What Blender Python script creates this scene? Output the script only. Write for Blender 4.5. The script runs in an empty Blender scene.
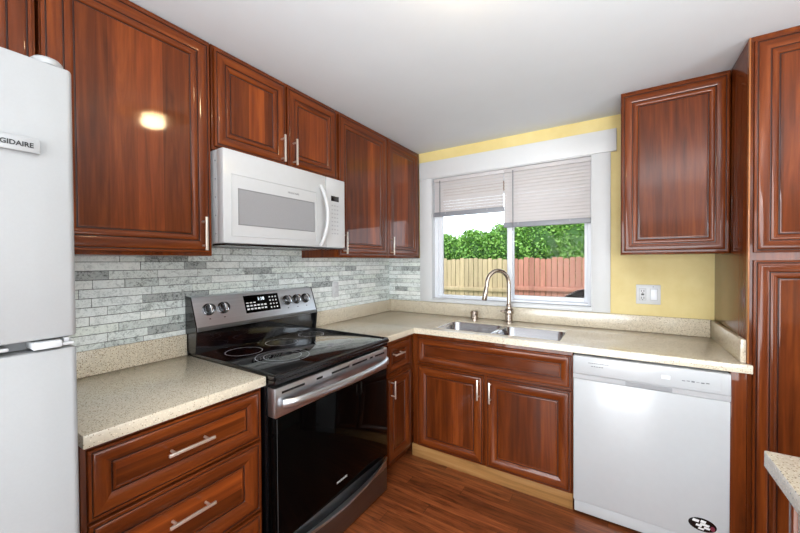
import bpy, bmesh, math, random
from mathutils import Vector, Matrix

# ------------------------------------------------------------------ camera
C = bpy.context.scene.collection
SC = bpy.context.scene
F_PX = 344.5
cam_d = bpy.data.cameras.new('camera')
cam_d.sensor_fit = 'HORIZONTAL'
cam_d.sensor_width = 36.0
cam_d.lens = F_PX * 36.0 / 800.0
cam_d.clip_start = 0.02
cam = bpy.data.objects.new('camera', cam_d)
C.objects.link(cam)
SC.camera = cam
YAW, PITCH, ROLL = 0.5659, -0.0132, -0.0061
_f = Vector((-math.sin(YAW), math.cos(YAW), 0)); _r = Vector((math.cos(YAW), math.sin(YAW), 0)); _u = Vector((0, 0, 1))
_f2 = _f * math.cos(PITCH) + _u * math.sin(PITCH); _u2 = _u * math.cos(PITCH) - _f * math.sin(PITCH)
_r3 = _r * math.cos(ROLL) + _u2 * math.sin(ROLL); _u3 = _u2 * math.cos(ROLL) - _r * math.sin(ROLL)
_m = Matrix((( _r3.x, _u3.x, -_f2.x, 1.8429), (_r3.y, _u3.y, -_f2.y, -2.7096), (_r3.z, _u3.z, -_f2.z, 1.3706), (0, 0, 0, 1)))
cam.matrix_world = _m

# ------------------------------------------------------------------ light and exposure
SC.view_settings.view_transform = 'Standard'
SC.view_settings.look = 'None'
SC.view_settings.exposure = 0.15
SC.view_settings.gamma = 1.0
SC.view_settings.use_curve_mapping = False
SC.cycles.use_denoising = True
SC.cycles.max_bounces = 10
SC.cycles.diffuse_bounces = 6
SC.cycles.glossy_bounces = 5
SC.cycles.transparent_max_bounces = 12
SC.cycles.sample_clamp_indirect = 25.0
SC.cycles.caustics_reflective = False
SC.cycles.caustics_refractive = False

w = bpy.data.worlds.new('sky'); SC.world = w; w.use_nodes = True
bgn = w.node_tree.nodes['Background']
bgn.inputs[0].default_value = (0.80, 0.90, 1.0, 1)
bgn.inputs[1].default_value = 3.2

def light(name, kind, loc, rot, power, size=None, color=(1, 1, 1)):
    d = bpy.data.lights.new(name, kind); d.energy = power; d.color = color
    if kind == 'AREA':
        d.shape = 'RECTANGLE'; d.size, d.size_y = size
    elif kind == 'SUN':
        d.angle = size
    elif kind == 'POINT':
        d.shadow_soft_size = size
    o = bpy.data.objects.new(name, d); C.objects.link(o); o.location = loc; o.rotation_euler = rot
    return o
light('sun', 'SUN', (0, 0, 8), (math.radians(38), 0, math.radians(-20)), 2.4, 0.02, (1, .96, .9))
light('added_rear_fill', 'AREA', (1.9, -4.74, 1.02), (math.radians(90), 0, 0), 125, (2.6, 1.8), (.965, .985, 1))  # area light added to brighten the room from behind the camera
light('added_side_fill', 'AREA', (4.20, -2.9, 1.0), (math.radians(90), 0, math.radians(90)), 52, (1.85, 1.75), (.97, .985, 1))  # added fill from the right for steel, drawers and tile
light('added_ceiling_bounce', 'AREA', (2.35, -2.65, 1.72), (math.radians(172), 0, math.radians(18)), 40, (.7, .7), (.97, .985, 1))  # added uplight that brightens the ceiling, aimed like a bounced flash

# ------------------------------------------------------------------ node helpers
def lin(c):
    return tuple(((v / 255) / 12.92 if v / 255 <= .04045 else ((v / 255 + .055) / 1.055) ** 2.4) for v in c) + (1,)

class NT:
    def __init__(s, name):
        s.m = bpy.data.materials.new(name); s.m.use_nodes = True
        s.t = s.m.node_tree; s.b = s.t.nodes['Principled BSDF']; s.out = s.t.nodes['Material Output']
    def n(s, typ, **k):
        x = s.t.nodes.new(typ)
        for a, v in k.items(): setattr(x, a, v)
        return x
    def l(s, a, b): s.t.links.new(a, b)
    def put(s, sock, v):
        if hasattr(v, 'is_output'): s.l(v, sock)
        else: sock.default_value = v
    def math(s, op, a, b=0.0, c=None):
        x = s.n('ShaderNodeMath', operation=op); s.put(x.inputs[0], a); s.put(x.inputs[1], b)
        if c is not None: s.put(x.inputs[2], c)
        return x.outputs[0]
    def vmath(s, op, a, b):
        x = s.n('ShaderNodeVectorMath', operation=op); s.put(x.inputs[0], a); s.put(x.inputs[1], b); return x.outputs[0]
    def mix(s, f, a, b, mode='MIX'):
        x = s.n('ShaderNodeMix', data_type='RGBA', blend_type=mode); s.put(x.inputs[0], f); s.put(x.inputs[6], a); s.put(x.inputs[7], b); return x.outputs[2]
    def ramp(s, f, stops, interp='LINEAR'):
        x = s.n('ShaderNodeValToRGB'); cr = x.color_ramp; cr.interpolation = interp
        while len(cr.elements) < len(stops): cr.elements.new(.5)
        for e, (p, c) in zip(cr.elements, stops): e.position = p; e.color = c
        s.put(x.inputs[0], f); return x.outputs[0]
    def noise(s, vec, scale, detail=3, rough=.55, dist=0.0):
        x = s.n('ShaderNodeTexNoise'); s.put(x.inputs['Vector'], vec); x.inputs['Scale'].default_value = scale
        x.inputs['Detail'].default_value = detail; x.inputs['Roughness'].default_value = rough; x.inputs['Distortion'].default_value = dist
        return x.outputs['Fac']
    def coords(s, scale=(1, 1, 1), rnd=True):
        tc = s.n('ShaderNodeTexCoord').outputs['Object']
        if rnd:
            oi = s.n('ShaderNodeObjectInfo').outputs['Random']
            off = s.math('MULTIPLY', oi, 37.0)
            cb = s.n('ShaderNodeCombineXYZ'); s.l(off, cb.inputs[0]); s.l(off, cb.inputs[1]); s.l(off, cb.inputs[2])
            tc = s.vmath('ADD', tc, cb.outputs[0])
        if scale != (1, 1, 1): tc = s.vmath('MULTIPLY', tc, scale)
        return tc
    def set(s, **k):
        for a, v in k.items():
            nm = {'col': 'Base Color', 'rough': 'Roughness', 'metal': 'Metallic', 'coat': 'Coat Weight', 'coatr': 'Coat Roughness', 'spec': 'Specular IOR Level', 'norm': 'Normal', 'alpha': 'Alpha', 'emit': 'Emission Color', 'emits': 'Emission Strength', 'aniso': 'Anisotropic', 'ior': 'IOR'}[a]
            s.put(s.b.inputs[nm], v)
        return s
    def bump(s, h, dist=.002, strength=.5):
        x = s.n('ShaderNodeBump'); x.inputs['Distance'].default_value = dist; x.inputs['Strength'].default_value = strength
        s.l(h, x.inputs['Height']); s.l(x.outputs[0], s.b.inputs['Normal'])

def flat(name, c, rough=.5, metal=0.0, coat=0.0, grain=.04, scale=30, **k):
    t = NT(name)
    f = t.noise(t.coords(), scale, 3)
    cl = lin(c)
    a = tuple(v * (1 - grain) for v in cl[:3]) + (1,); b = tuple(min(1, v * (1 + grain)) for v in cl[:3]) + (1,)
    t.set(col=t.ramp(f, [(.3, a), (.7, b)]), rough=rough, metal=metal, coat=coat, coatr=.08, **k)
    return t.m

def wood(name, axis, stave=0.0, dark=lin((63, 27, 9)), mid=lin((98, 44, 15)), lite=lin((130, 65, 24)), coat=.45, rough=.34, sw=.085):
    """axis = grain direction, 0 = local x, 2 = local z"""
    t = NT(name)
    sc = [26.0, 26.0, 26.0]; sc[axis] = 1.6
    v = t.coords(tuple(sc))
    n1 = t.noise(v, 1.0, 6, .6, .8)
    sc2 = [70.0, 70.0, 70.0]; sc2[axis] = 2.5
    n2 = t.noise(t.coords(tuple(sc2)), 1.0, 4, .6, .3)
    f = t.math('ADD', t.math('MULTIPLY', n1, .75), t.math('MULTIPLY', n2, .25))
    col = t.ramp(f, [(.28, dark), (.5, mid), (.74, lite)])
    if stave:
        raw = t.coords()
        sp = t.n('ShaderNodeSeparateXYZ'); t.l(raw, sp.inputs[0])
        cross = sp.outputs[0] if axis == 2 else sp.outputs[2]
        k = t.math('FLOOR', t.math('DIVIDE', cross, sw))
        wn = t.n('ShaderNodeTexWhiteNoise', noise_dimensions='1D'); t.l(k, wn.inputs['W'])
        val = t.math('ADD', 1 - stave * .5, t.math('MULTIPLY', t.math('POWER', wn.outputs['Value'], 2.2), stave * 1.6))
        hsv = t.n('ShaderNodeHueSaturation'); t.l(col, hsv.inputs['Color']); t.l(val, hsv.inputs['Value'])
        col = hsv.outputs[0]
    t.set(col=col, rough=rough, coat=coat, coatr=.05, spec=.08)
    t.bump(n2, .0006, .25)
    return t.m

M = {}
M['wood_v'] = wood('cherry_vertical_grain', 2)
M['wood_h'] = wood('cherry_horizontal_grain', 0)
M['panel_v'] = wood('cherry_panel_vertical', 2, .5)
M['panel_h'] = wood('cherry_panel_horizontal', 0, .5)
M['side_v'] = wood('cherry_side_veneer', 2, coat=.4, rough=.26)
M['glaze'] = flat('dark_glaze', (48, 20, 12), .35, coat=.5)
M['dark_gap'] = flat('dark_gap', (26, 14, 10), .8)
M['raw_wood'] = wood('tan_toe_wood', 0, 0, lin((122, 86, 48)), lin((156, 114, 68)), lin((182, 140, 90)), .1, .5)
M['edge_wood'] = wood('tan_edge_wood', 2, 0, lin((140, 84, 46)), lin((170, 108, 62)), lin((190, 128, 80)), .5, .35)
M['white_app'] = flat('white_appliance_enamel', (188, 191, 193), .28, coat=.3, grain=.012)
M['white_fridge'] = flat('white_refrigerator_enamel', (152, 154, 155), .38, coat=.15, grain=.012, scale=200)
M['white_micro'] = flat('white_microwave_enamel', (188, 190, 191), .28, coat=.3, grain=.012)
M['grey_plastic'] = flat('grey_plastic', (186, 188, 190), .4)
M['pale_grey'] = flat('pale_grey_plastic', (160, 162, 165), .4)
M['mid_grey'] = flat('mid_grey_plastic', (128, 129, 131), .4)
M['dark_grey'] = flat('dark_grey_plastic', (60, 61, 63), .45)
M['black'] = flat('black_enamel', (10, 10, 12), .22, coat=.4)
M['ink'] = flat('dark_ink', (30, 30, 32), .5)
M['white_ink'] = flat('white_ink', (226, 226, 226), .5)
M['grey_ink'] = flat('grey_ink', (120, 122, 126), .5)
M['ring_ink'] = flat('pale_ring_print', (196, 198, 206), .3)
M['red_ink'] = flat('maroon_ink', (110, 30, 48), .5)
M['white_trim'] = flat('white_painted_trim', (206, 208, 209), .42, grain=.01)
M['vinyl'] = flat('white_vinyl', (228, 232, 238), .35, grain=.01)
def slat_mat():
    t = NT('white_blind_slat'); t.set(col=lin((232, 230, 231)), rough=.45)
    tl = t.n('ShaderNodeBsdfTranslucent'); tl.inputs['Color'].default_value = lin((235, 230, 228))
    mx = t.n('ShaderNodeMixShader'); mx.inputs[0].default_value = .45
    t.l(t.b.outputs[0], mx.inputs[1]); t.l(tl.outputs[0], mx.inputs[2]); t.l(mx.outputs[0], t.out.inputs['Surface'])
    return t.m
M['slat'] = slat_mat()
M['rail_grey'] = flat('grey_blind_rail', (138, 141, 147), .45, grain=.01)
M['wand'] = flat('clear_grey_wand', (130, 132, 136), .25)
M['tap_nickel'] = flat('faucet_nickel', (176, 162, 150), .22, 1.0, grain=.02)
M['nickel'] = flat('brushed_nickel', (238, 230, 218), .34, .85, grain=.03)
M['chrome'] = flat('chrome', (215, 216, 218), .12, 1.0, grain=.01)
M['burner_glass'] = flat('black_ceramic_glass', (6, 6, 10), .05, coat=1.0, grain=0)
M['oven_glass'] = flat('black_oven_glass', (3, 3, 3), .05, grain=0, spec=.07)
M['micro_glass'] = flat('grey_microwave_screen', (146, 147, 149), .3, coat=.3, grain=.03, scale=300)
M['outlet_white'] = flat('white_outlet_plastic', (206, 208, 210), .35, grain=.01)
M['ceiling_paint'] = flat('ceiling_paint', (212, 217, 221), .8, grain=.012, scale=5)
M['room_paint'] = flat('pale_room_paint', (208, 204, 196), .8, grain=.015, scale=4)
M['leaf_stem'] = flat('shrub_stem', (86, 66, 44), .8)
M['roof_wood'] = flat('brown_soffit', (150, 104, 84), .7, grain=.1, scale=12)
M['patio_dark'] = flat('dark_brown_patio_wicker', (46, 34, 34), .7, grain=.25, scale=60)
M['lawn'] = flat('lawn_green', (98, 116, 62), .9, grain=.3, scale=25)

def brushed(name, c, axis, rough=.26):
    t = NT(name); s = [260.0, 260.0, 260.0]; s[axis] = 1.5
    f = t.noise(t.coords(tuple(s)), 1, 3)
    cl = lin(c)
    t.set(col=t.ramp(f, [(.3, tuple(v * .88 for v in cl[:3]) + (1,)), (.7, cl)]), metal=1.0, rough=t.math('ADD', rough - .05, t.math('MULTIPLY', f, .1)))
    return t.m
M['steel'] = brushed('brushed_stainless_steel', (206, 210, 214), 0, .3)
M['shaded_knob_steel'] = flat('shaded_knob_steel', (92, 92, 94), .22, 1.0, grain=.02)  # blackish shading from reflections put into the knob colour
M['steel_dark'] = brushed('dark_stainless_steel', (134, 137, 140), 0, .32)
M['sink_steel'] = brushed('satin_sink_steel', (196, 198, 202), 0, .24)

def wall_paint(name, a, b):
    t = NT(name); f = t.noise(t.coords(rnd=False), 5, 5, .6)
    t.set(col=t.ramp(f, [(.3, lin(a)), (.7, lin(b))]), rough=.55)
    t.bump(t.noise(t.coords(rnd=False), 90, 3), .001, .3)
    return t.m
M['yellow'] = wall_paint('mustard_yellow_paint', (209, 189, 124), (221, 204, 142))

def quartz(name, base, speck_scale=190):
    t = NT(name); v = t.coords(rnd=False)
    n = t.noise(v, 60, 4, .7)
    b = lin(base); d = tuple(x * .90 for x in b[:3]) + (1,); e = tuple(min(1, x * 1.05) for x in b[:3]) + (1,)
    col = t.ramp(n, [(.3, d), (.5, b), (.72, e)])
    for sc, thr, c in ((speck_scale, .17, lin((112, 84, 54))), (speck_scale * .62, .11, lin((74, 58, 44))), (speck_scale * .8, .16, lin((236, 226, 204)))):
        vo = t.n('ShaderNodeTexVoronoi'); t.l(v, vo.inputs['Vector']); vo.inputs['Scale'].default_value = sc
        cs = t.n('ShaderNodeSeparateColor'); t.l(vo.outputs['Color'], cs.inputs[0])
        m = t.math('MULTIPLY', t.math('LESS_THAN', vo.outputs['Distance'], thr * 1.9), t.math('GREATER_THAN', cs.outputs[0], .55))
        col = t.mix(t.math('MULTIPLY', m, .75), col, c)
    t.set(col=col, rough=.2, coat=.35, spec=.5)
    return t.m
M['quartz'] = quartz('beige_speckled_quartz', (208, 198, 177))

TILE = []
for i, (a, b, m) in enumerate([((234, 240, 238), (188, 196, 194), .35), ((226, 233, 230), (150, 159, 157), .5), ((206, 214, 211), (114, 121, 120), .65), ((240, 244, 241), (208, 214, 211), .3), ((176, 182, 180), (78, 84, 83), .8), ((230, 237, 231), (168, 178, 174), .45)]):
    t = NT('stone_tile'); v = t.coords(rnd=False)
    n1 = t.noise(v, 26, 8, .78, 1.0); n2 = t.noise(v, 120, 4, .75)
    f = t.math('ADD', t.math('MULTIPLY', n1, .6), t.math('MULTIPLY', n2, .4))
    t.set(col=t.ramp(f, [(.41, lin(b)), (.51, lin(a)), (.75, lin(tuple(min(255, x + 10) for x in a)))]), rough=.3, spec=.45)
    t.bump(n2, .001, .3)
    TILE.append(t.m)
M['grout'] = flat('dark_grout', (84, 86, 84), .9)

def planks():
    t = NT('red_oak_planks'); tc = t.coords(rnd=False)
    sp = t.n('ShaderNodeSeparateXYZ'); t.l(tc, sp.inputs[0])
    W_, L_ = .083, .92
    ry = t.math('DIVIDE', sp.outputs[1], W_); row = t.math('FLOOR', ry)
    wn = t.n('ShaderNodeTexWhiteNoise', noise_dimensions='1D'); t.l(row, wn.inputs['W'])
    cx = t.math('DIVIDE', t.math('ADD', sp.outputs[0], t.math('MULTIPLY', wn.outputs['Value'], 3.1)), L_); colm = t.math('FLOOR', cx)
    cb = t.n('ShaderNodeCombineXYZ'); t.l(row, cb.inputs[0]); t.l(colm, cb.inputs[1])
    wn2 = t.n('ShaderNodeTexWhiteNoise', noise_dimensions='2D'); t.l(cb.outputs[0], wn2.inputs['Vector'])
    off = t.n('ShaderNodeCombineXYZ'); t.l(t.math('MULTIPLY', wn2.outputs['Value'], 40.0), off.inputs[2]); t.l(t.math('MULTIPLY', wn2.outputs['Value'], 9.0), off.inputs[0])
    v = t.vmath('ADD', tc, off.outputs[0])
    g = t.noise(t.vmath('MULTIPLY', v, (2.2, 26.0, 26.0)), 1, 6, .65, 1.6)
    g2 = t.noise(t.vmath('MULTIPLY', v, (9.0, 170.0, 60.0)), 1, 3, .6)
    f = t.math('ADD', t.math('MULTIPLY', g, .7), t.math('MULTIPLY', g2, .3))
    col = t.ramp(f, [(.34, lin((66, 30, 15))), (.5, lin((128, 68, 36))), (.7, lin((164, 94, 52)))])
    hsv = t.n('ShaderNodeHueSaturation'); t.l(col, hsv.inputs['Color']); t.l(t.math('ADD', .72, t.math('MULTIPLY', wn2.outputs['Value'], .5)), hsv.inputs['Value'])
    fy = t.math('FRACT', ry); fx = t.math('FRACT', cx)
    gap = t.math('MAXIMUM', t.math('LESS_THAN', fy, .022), t.math('LESS_THAN', fx, .0022))
    t.set(col=t.mix(t.math('MULTIPLY', gap, .8), hsv.outputs[0], lin((30, 14, 8))), rough=.3, coat=.25)
    t.bump(f, .001, .2)
    return t.m
M['planks'] = planks()

def fence_mat(name, a, b):
    t = NT(name); tc = t.coords(rnd=False)
    sp = t.n('ShaderNodeSeparateXYZ'); t.l(tc, sp.inputs[0])
    k = t.math('FLOOR', t.math('DIVIDE', sp.outputs[0], .112))
    wn = t.n('ShaderNodeTexWhiteNoise', noise_dimensions='1D'); t.l(k, wn.inputs['W'])
    f = t.noise(t.vmath('MULTIPLY', tc, (20, 20, 2)), 1, 5, .6)
    col = t.ramp(f, [(.3, lin(a)), (.7, lin(b))])
    hsv = t.n('ShaderNodeHueSaturation'); t.l(col, hsv.inputs['Color']); t.l(t.math('ADD', .86, t.math('MULTIPLY', wn.outputs['Value'], .28)), hsv.inputs['Value'])
    t.set(col=hsv.outputs[0], rough=.8)
    return t.m
M['fence_yellow'] = fence_mat('pale_cedar_fence', (152, 134, 102), (178, 158, 124))
M['fence_red'] = fence_mat('red_stained_fence', (146, 96, 80), (170, 116, 98))
def leaf_mat():
    t = NT('hedge_leaves'); f = t.noise(t.coords(rnd=False), 9, 4, .7)
    t.set(col=t.ramp(f, [(.3, lin((52, 98, 28))), (.5, lin((98, 146, 52))), (.72, lin((156, 190, 98)))]), rough=.5)
    return t.m
M['leaves'] = leaf_mat()
def glass_mat():
    t = NT('window_glass')
    tr = t.n('ShaderNodeBsdfTransparent'); gl = t.n('ShaderNodeBsdfGlossy'); gl.inputs['Roughness'].default_value = .01
    fr = t.n('ShaderNodeFresnel'); fr.inputs['IOR'].default_value = 1.1
    mx = t.n('ShaderNodeMixShader'); t.l(fr.outputs[0], mx.inputs[0]); t.l(tr.outputs[0], mx.inputs[1]); t.l(gl.outputs[0], mx.inputs[2])
    t.l(mx.outputs[0], t.out.inputs['Surface'])
    return t.m
M['glass'] = glass_mat()
t = NT('lamp_glass'); t.set(col=lin((255, 240, 214)), emit=lin((255, 226, 176)), emits=110.0); M['lamp'] = t.m
t = NT('clock_glow'); t.set(col=lin((230, 240, 245)), emit=lin((220, 236, 245)), emits=1.2); M['clock'] = t.m

# ------------------------------------------------------------------ mesh helpers
class MB:
    def __init__(s, *mats):
        s.bm = bmesh.new(); s.mats = list(mats)
    def _mi(s, m):
        if m is None: return 0
        if m not in s.mats: s.mats.append(m)
        return s.mats.index(m)
    def box(s, x0, x1, y0, y1, z0, z1, bev=0.0, m=None, seg=2, edges=None):
        bm = bmesh.new()
        bmesh.ops.create_cube(bm, size=1)
        for v in bm.verts:
            v.co = Vector((x0 + (v.co.x + .5) * (x1 - x0), y0 + (v.co.y + .5) * (y1 - y0), z0 + (v.co.z + .5) * (z1 - z0)))
        if bev:
            es = bm.edges[:]
            if edges == 'z': es = [e for e in es if abs(e.verts[0].co.z - e.verts[1].co.z) > 1e-6]
            if edges == 'x': es = [e for e in es if abs(e.verts[0].co.x - e.verts[1].co.x) > 1e-6]
            bmesh.ops.bevel(bm, geom=es, offset=bev, segments=seg, profile=.5, affect='EDGES')
        s._merge(bm, s._mi(m)); return s
    def _merge(s, bm, mi, mat=None):
        mp = {}
        for v in bm.verts: mp[v] = s.bm.verts.new(mat @ v.co if mat else v.co)
        for f in bm.faces:
            try:
                g = s.bm.faces.new([mp[v] for v in f.verts]); g.material_index = mi; g.smooth = True
            except ValueError: pass
        bm.free()
    def face(s, pts, m=None):
        g = s.bm.faces.new([s.bm.verts.new(p) for p in pts]); g.material_index = s._mi(m); return s
    def prism(s, prof, a0, a1, axis='x', m=None):
        """profile of (p, q) pairs swept along an axis: x -> (y, z), y -> (x, z), z -> (x, y)"""
        def P(p, a): return {'x': (a, p[0], p[1]), 'y': (p[0], a, p[1]), 'z': (p[0], p[1], a)}[axis]
        A = [s.bm.verts.new(P(p, a0)) for p in prof]; B = [s.bm.verts.new(P(p, a1)) for p in prof]
        mi = s._mi(m); n = len(prof); fs = []
        for i in range(n):
            fs.append(s.bm.faces.new((A[i], A[(i + 1) % n], B[(i + 1) % n], B[i])))
        fs.append(s.bm.faces.new(A[::-1])); fs.append(s.bm.faces.new(B))
        for f in fs: f.material_index = mi; f.smooth = True
        return s
    def lathe(s, prof, loc=(0, 0, 0), mat=None, seg=24, m=None):
        """(radius, height) pairs turned about local z, then placed by a matrix"""
        mm = Matrix.Translation(loc) @ (mat if mat else Matrix.Identity(4)); mi = s._mi(m)
        rings = []
        for r, h in prof:
            if r < 1e-6: rings.append([s.bm.verts.new(mm @ Vector((0, 0, h)))])
            else: rings.append([s.bm.verts.new(mm @ Vector((r * math.cos(2 * math.pi * i / seg), r * math.sin(2 * math.pi * i / seg), h))) for i in range(seg)])
        for a, b in zip(rings, rings[1:]):
            for i in range(seg):
                j = (i + 1) % seg
                q = [a[0] if len(a) == 1 else a[i], b[0] if len(b) == 1 else b[i], b[0] if len(b) == 1 else b[j], a[0] if len(a) == 1 else a[j]]
                u = []
                for v in q:
                    if v not in u: u.append(v)
                if len(u) >= 3:
                    f = s.bm.faces.new(u); f.material_index = mi; f.smooth = True
        for rg in (rings[0], rings[-1]):
            if len(rg) > 1:
                f = s.bm.faces.new(rg); f.material_index = mi; f.smooth = True
        return s
    def tube(s, pts, rad, seg=12, m=None, flat=1.0, up=None):
        """round (or flattened) tube along a path; rad is a number or list"""
        pts = [Vector(p) for p in pts]; n = len(pts); mi = s._mi(m)
        rad = [rad] * n if not isinstance(rad, (list, tuple)) else rad
        rings = []; ref = Vector(up) if up else None
        for i, p in enumerate(pts):
            d = (pts[min(i + 1, n - 1)] - pts[max(i - 1, 0)]).normalized()
            if ref is None: ref = Vector((0, 0, 1)) if abs(d.z) < .9 else Vector((1, 0, 0))
            a = d.cross(ref).normalized(); b = a.cross(d).normalized(); ref = b if not up else Vector(up)
            rings.append([s.bm.verts.new(p + (a * math.cos(2 * math.pi * k / seg) * flat + b * math.sin(2 * math.pi * k / seg)) * rad[i]) for k in range(seg)])
        for a, b in zip(rings, rings[1:]):
            for k in range(seg):
                f = s.bm.faces.new((a[k], a[(k + 1) % seg], b[(k + 1) % seg], b[k])); f.material_index = mi; f.smooth = True
        for rg in (rings[0], rings[-1]):
            f = s.bm.faces.new(rg); f.material_index = mi
        return s
    def build(s, name, mat=None, parent=None, sharp=35):
        if mat is not None and mat not in s.mats: s.mats.insert(0, mat)
        bmesh.ops.recalc_face_normals(s.bm, faces=s.bm.faces[:])
        me = bpy.data.meshes.new(name); s.bm.to_mesh(me); s.bm.free()
        for m in s.mats: me.materials.append(m)
        for p in me.polygons: p.use_smooth = True
        me.set_sharp_from_angle(angle=math.radians(sharp))
        o = bpy.data.objects.new(name, me); C.objects.link(o)
        if parent: o.parent = parent
        return o

def thing(name, label, cat, loc=(0, 0, 0), rz=0.0, group=None):
    o = bpy.data.objects.new(name, None); C.objects.link(o); o.empty_display_size = .1
    o.location = loc; o.rotation_euler = (0, 0, rz); o['label'] = label; o['category'] = cat
    if group: o['group'] = group
    return o
def tag(o, label, cat, group=None):
    o['label'] = label; o['category'] = cat
    if group: o['group'] = group
    return o
def struct(o):
    o['kind'] = 'structure'; return o
HALF = math.pi / 2
def text(name, body, size, mat, parent, loc, rot, width=None, depth=.0004, bold=0.0):
    cu = bpy.data.curves.new(name, 'FONT'); cu.body = body; cu.size = size; cu.extrude = depth; cu.align_x = 'CENTER'; cu.align_y = 'CENTER'; cu.offset = bold
    cu.resolution_u = 3
    tmp = bpy.data.objects.new('tmp', cu); C.objects.link(tmp)
    dg = bpy.context.evaluated_depsgraph_get(); dg.update()
    me = bpy.data.meshes.new_from_object(tmp.evaluated_get(dg)); bpy.data.objects.remove(tmp); bpy.data.curves.remove(cu)
    me.materials.clear(); me.materials.append(mat)
    xs_ = [v.co.x for v in me.vertices]; sx = width / (max(xs_) - min(xs_)) if width else 1.0
    me.transform(Matrix.Translation(loc) @ rot.to_4x4() @ Matrix.Diagonal((sx, 1, 1, 1)))
    o = bpy.data.objects.new(name, me); C.objects.link(o); o.parent = parent
    return o
FRONT = Matrix.Rotation(HALF, 3, 'X')      # text that reads along local x on a face looking to local -y

# profile of a raised-panel door: (inset from the edge, depth behind the front)
PROF = [(0, .020), (0, .0050), (.0015, .0036), (.0085, .0034), (.0100, .0066), (.0115, .0066), (.0128, .0040), (.0165, .0018), (.0225, .0004), (.0290, 0), (.0360, .0008), (.0430, .0026), (.0485, .0050),
        (.0500, .0085), (.0515, .0085), (.0530, .0058), (.0570, .0042), (.0610, .0038), (.0660, .0050), (.0710, .0078), (.0750, .0108), (.0765, .0135), (.0785, .0135), (.0800, .0112), (.0840, .0105), (.0860, .0108)]
GLAZE = {4, 5, 6, 13, 14, 15, 21, 22, 23}
PROF_BASE = [(0, .020), (0, .0050), (.0015, .0036), (.0085, .0034), (.0100, .0060), (.0115, .0060), (.0128, .0036), (.0165, .0014), (.0225, .0002), (.0300, 0), (.0380, .0010), (.0460, .0030), (.0540, .0060), (.0610, .0094), (.0655, .0116),
             (.0672, .0146), (.0690, .0146), (.0705, .0116), (.0740, .0100), (.0780, .0102), (.0800, .0114), (.0820, .0114)]
GLAZE_BASE = {4, 5, 6, 15, 16, 17}
def door(name, W, H, parent, x0, z0, yf, hor=False, k=1.0, base=False):
    """raised-panel front; local x = width, z = height, front looks to -y at y = yf"""
    vm, hm, pm, gm = M['wood_v'], M['wood_h'], (M['panel_h'] if hor else M['panel_v']), M['glaze']
    mb = MB(vm, hm, pm, gm); bm = mb.bm
    rings = []
    prof, glz, pn0 = (PROF_BASE, GLAZE_BASE, 20) if base else (PROF, GLAZE, 24)
    for ins, d in prof:
        i = ins * k
        rings.append([bm.verts.new((x0 + a, yf + d, z0 + b)) for a, b in ((i, i), (W - i, i), (W - i, H - i), (i, H - i))])
    for r in range(len(rings) - 1):
        a, b = rings[r], rings[r + 1]
        for e in range(4):
            f = bm.faces.new((a[e], a[(e + 1) % 4], b[(e + 1) % 4], b[e]))
            g = (r + 1) in glz
            f.material_index = 3 if g else (1 if e in (0, 2) else 0)
            if r + 1 >= pn0: f.material_index = 2
    f = bm.faces.new(rings[-1]); f.material_index = 2
    bm.faces.new(rings[0][::-1])
    return mb.build(name, None, parent, 28)

def pull(parent, a, b, yf, r=.0050, out=.032, name='handle'):
    """bar pull from a to b, both (x, z), in front of the face y = yf"""
    mb = MB(); a = Vector((a[0], 0, a[1])); b = Vector((b[0], 0, b[1])); d = (b - a)
    vert = abs(d.z) > abs(d.x); y = yf - out
    if vert: mb.box(a.x - r, a.x + r, y - r * .8, y + r * .8, min(a.z, b.z), max(a.z, b.z), .0015)
    else: mb.box(min(a.x, b.x), max(a.x, b.x), y - r * .8, y + r * .8, a.z - r, a.z + r, .0015)
    for q in (.14, .86):
        p = a + d * q
        mb.lathe([(.0045, 0), (.0045, out - .001)], (p.x, yf - out, p.z), Matrix.Rotation(-HALF, 4, 'X'), 10)
    return mb.build(name, M['nickel'], parent)

# ------------------------------------------------------------------ the room shell
H = 2.336
XR, YR = 4.3, -4.85
WX0, WX1, WZ0, WZ1 = .458, 1.689, 1.047, 2.0955
struct(MB().box(-.14, XR + .14, YR - .14, .14, -.10, 0).build('floor', M['planks']))
struct(MB().box(-.14, XR + .14, YR - .14, .14, H, H + .12).build('ceiling', M['ceiling_paint']))
struct(MB().box(-.14, 0, YR, .14, 0, H).build('wall_left', M['room_paint']))
struct(MB().box(XR, XR + .14, YR, -3.85, 0, H).box(XR, XR + .14, -1.95, .14, 0, H).box(XR, XR + .14, -3.85, -1.95, 0, .05).box(XR, XR + .14, -3.85, -1.95, 1.98, H).build('wall_right', M['room_paint']))
mb = MB()
mb.box(0, WX0, 0, .14, 0, H).box(WX1, XR, 0, .14, 0, H).box(WX0, WX1, 0, .14, 0, WZ0).box(WX0, WX1, 0, .14, WZ1, H)
struct(mb.build('wall_back', M['yellow']))
mb = MB()
mb.box(-.14, .55, YR - .14, YR, 0, H).box(3.25, XR + .14, YR - .14, YR, 0, H).box(.55, 3.25, YR - .14, YR, 0, .03).box(.55, 3.25, YR - .14, YR, 1.98, H)
struct(mb.build('wall_front', M['room_paint']))
# unseen rear window behind the camera, added to go with the rear fill
wr = struct(thing('added_window_2', '', '', (0, 0, 0)))
for k in ('label', 'category'): del wr[k]
mb = MB().box(.55, 3.25, YR - .1, YR - .05, .03, .09).box(.55, 3.25, YR - .1, YR - .05, 1.92, 1.98).box(.55, .61, YR - .1, YR - .05, .09, 1.92).box(3.19, 3.25, YR - .1, YR - .05, .09, 1.92).box(1.87, 1.93, YR - .1, YR - .05, .09, 1.92)
mb.build('window_frame', M['vinyl'], wr)
MB().box(.61, 3.19, YR - .08, YR - .076, .09, 1.92).build('glass_pane', M['glass'], wr)

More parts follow.
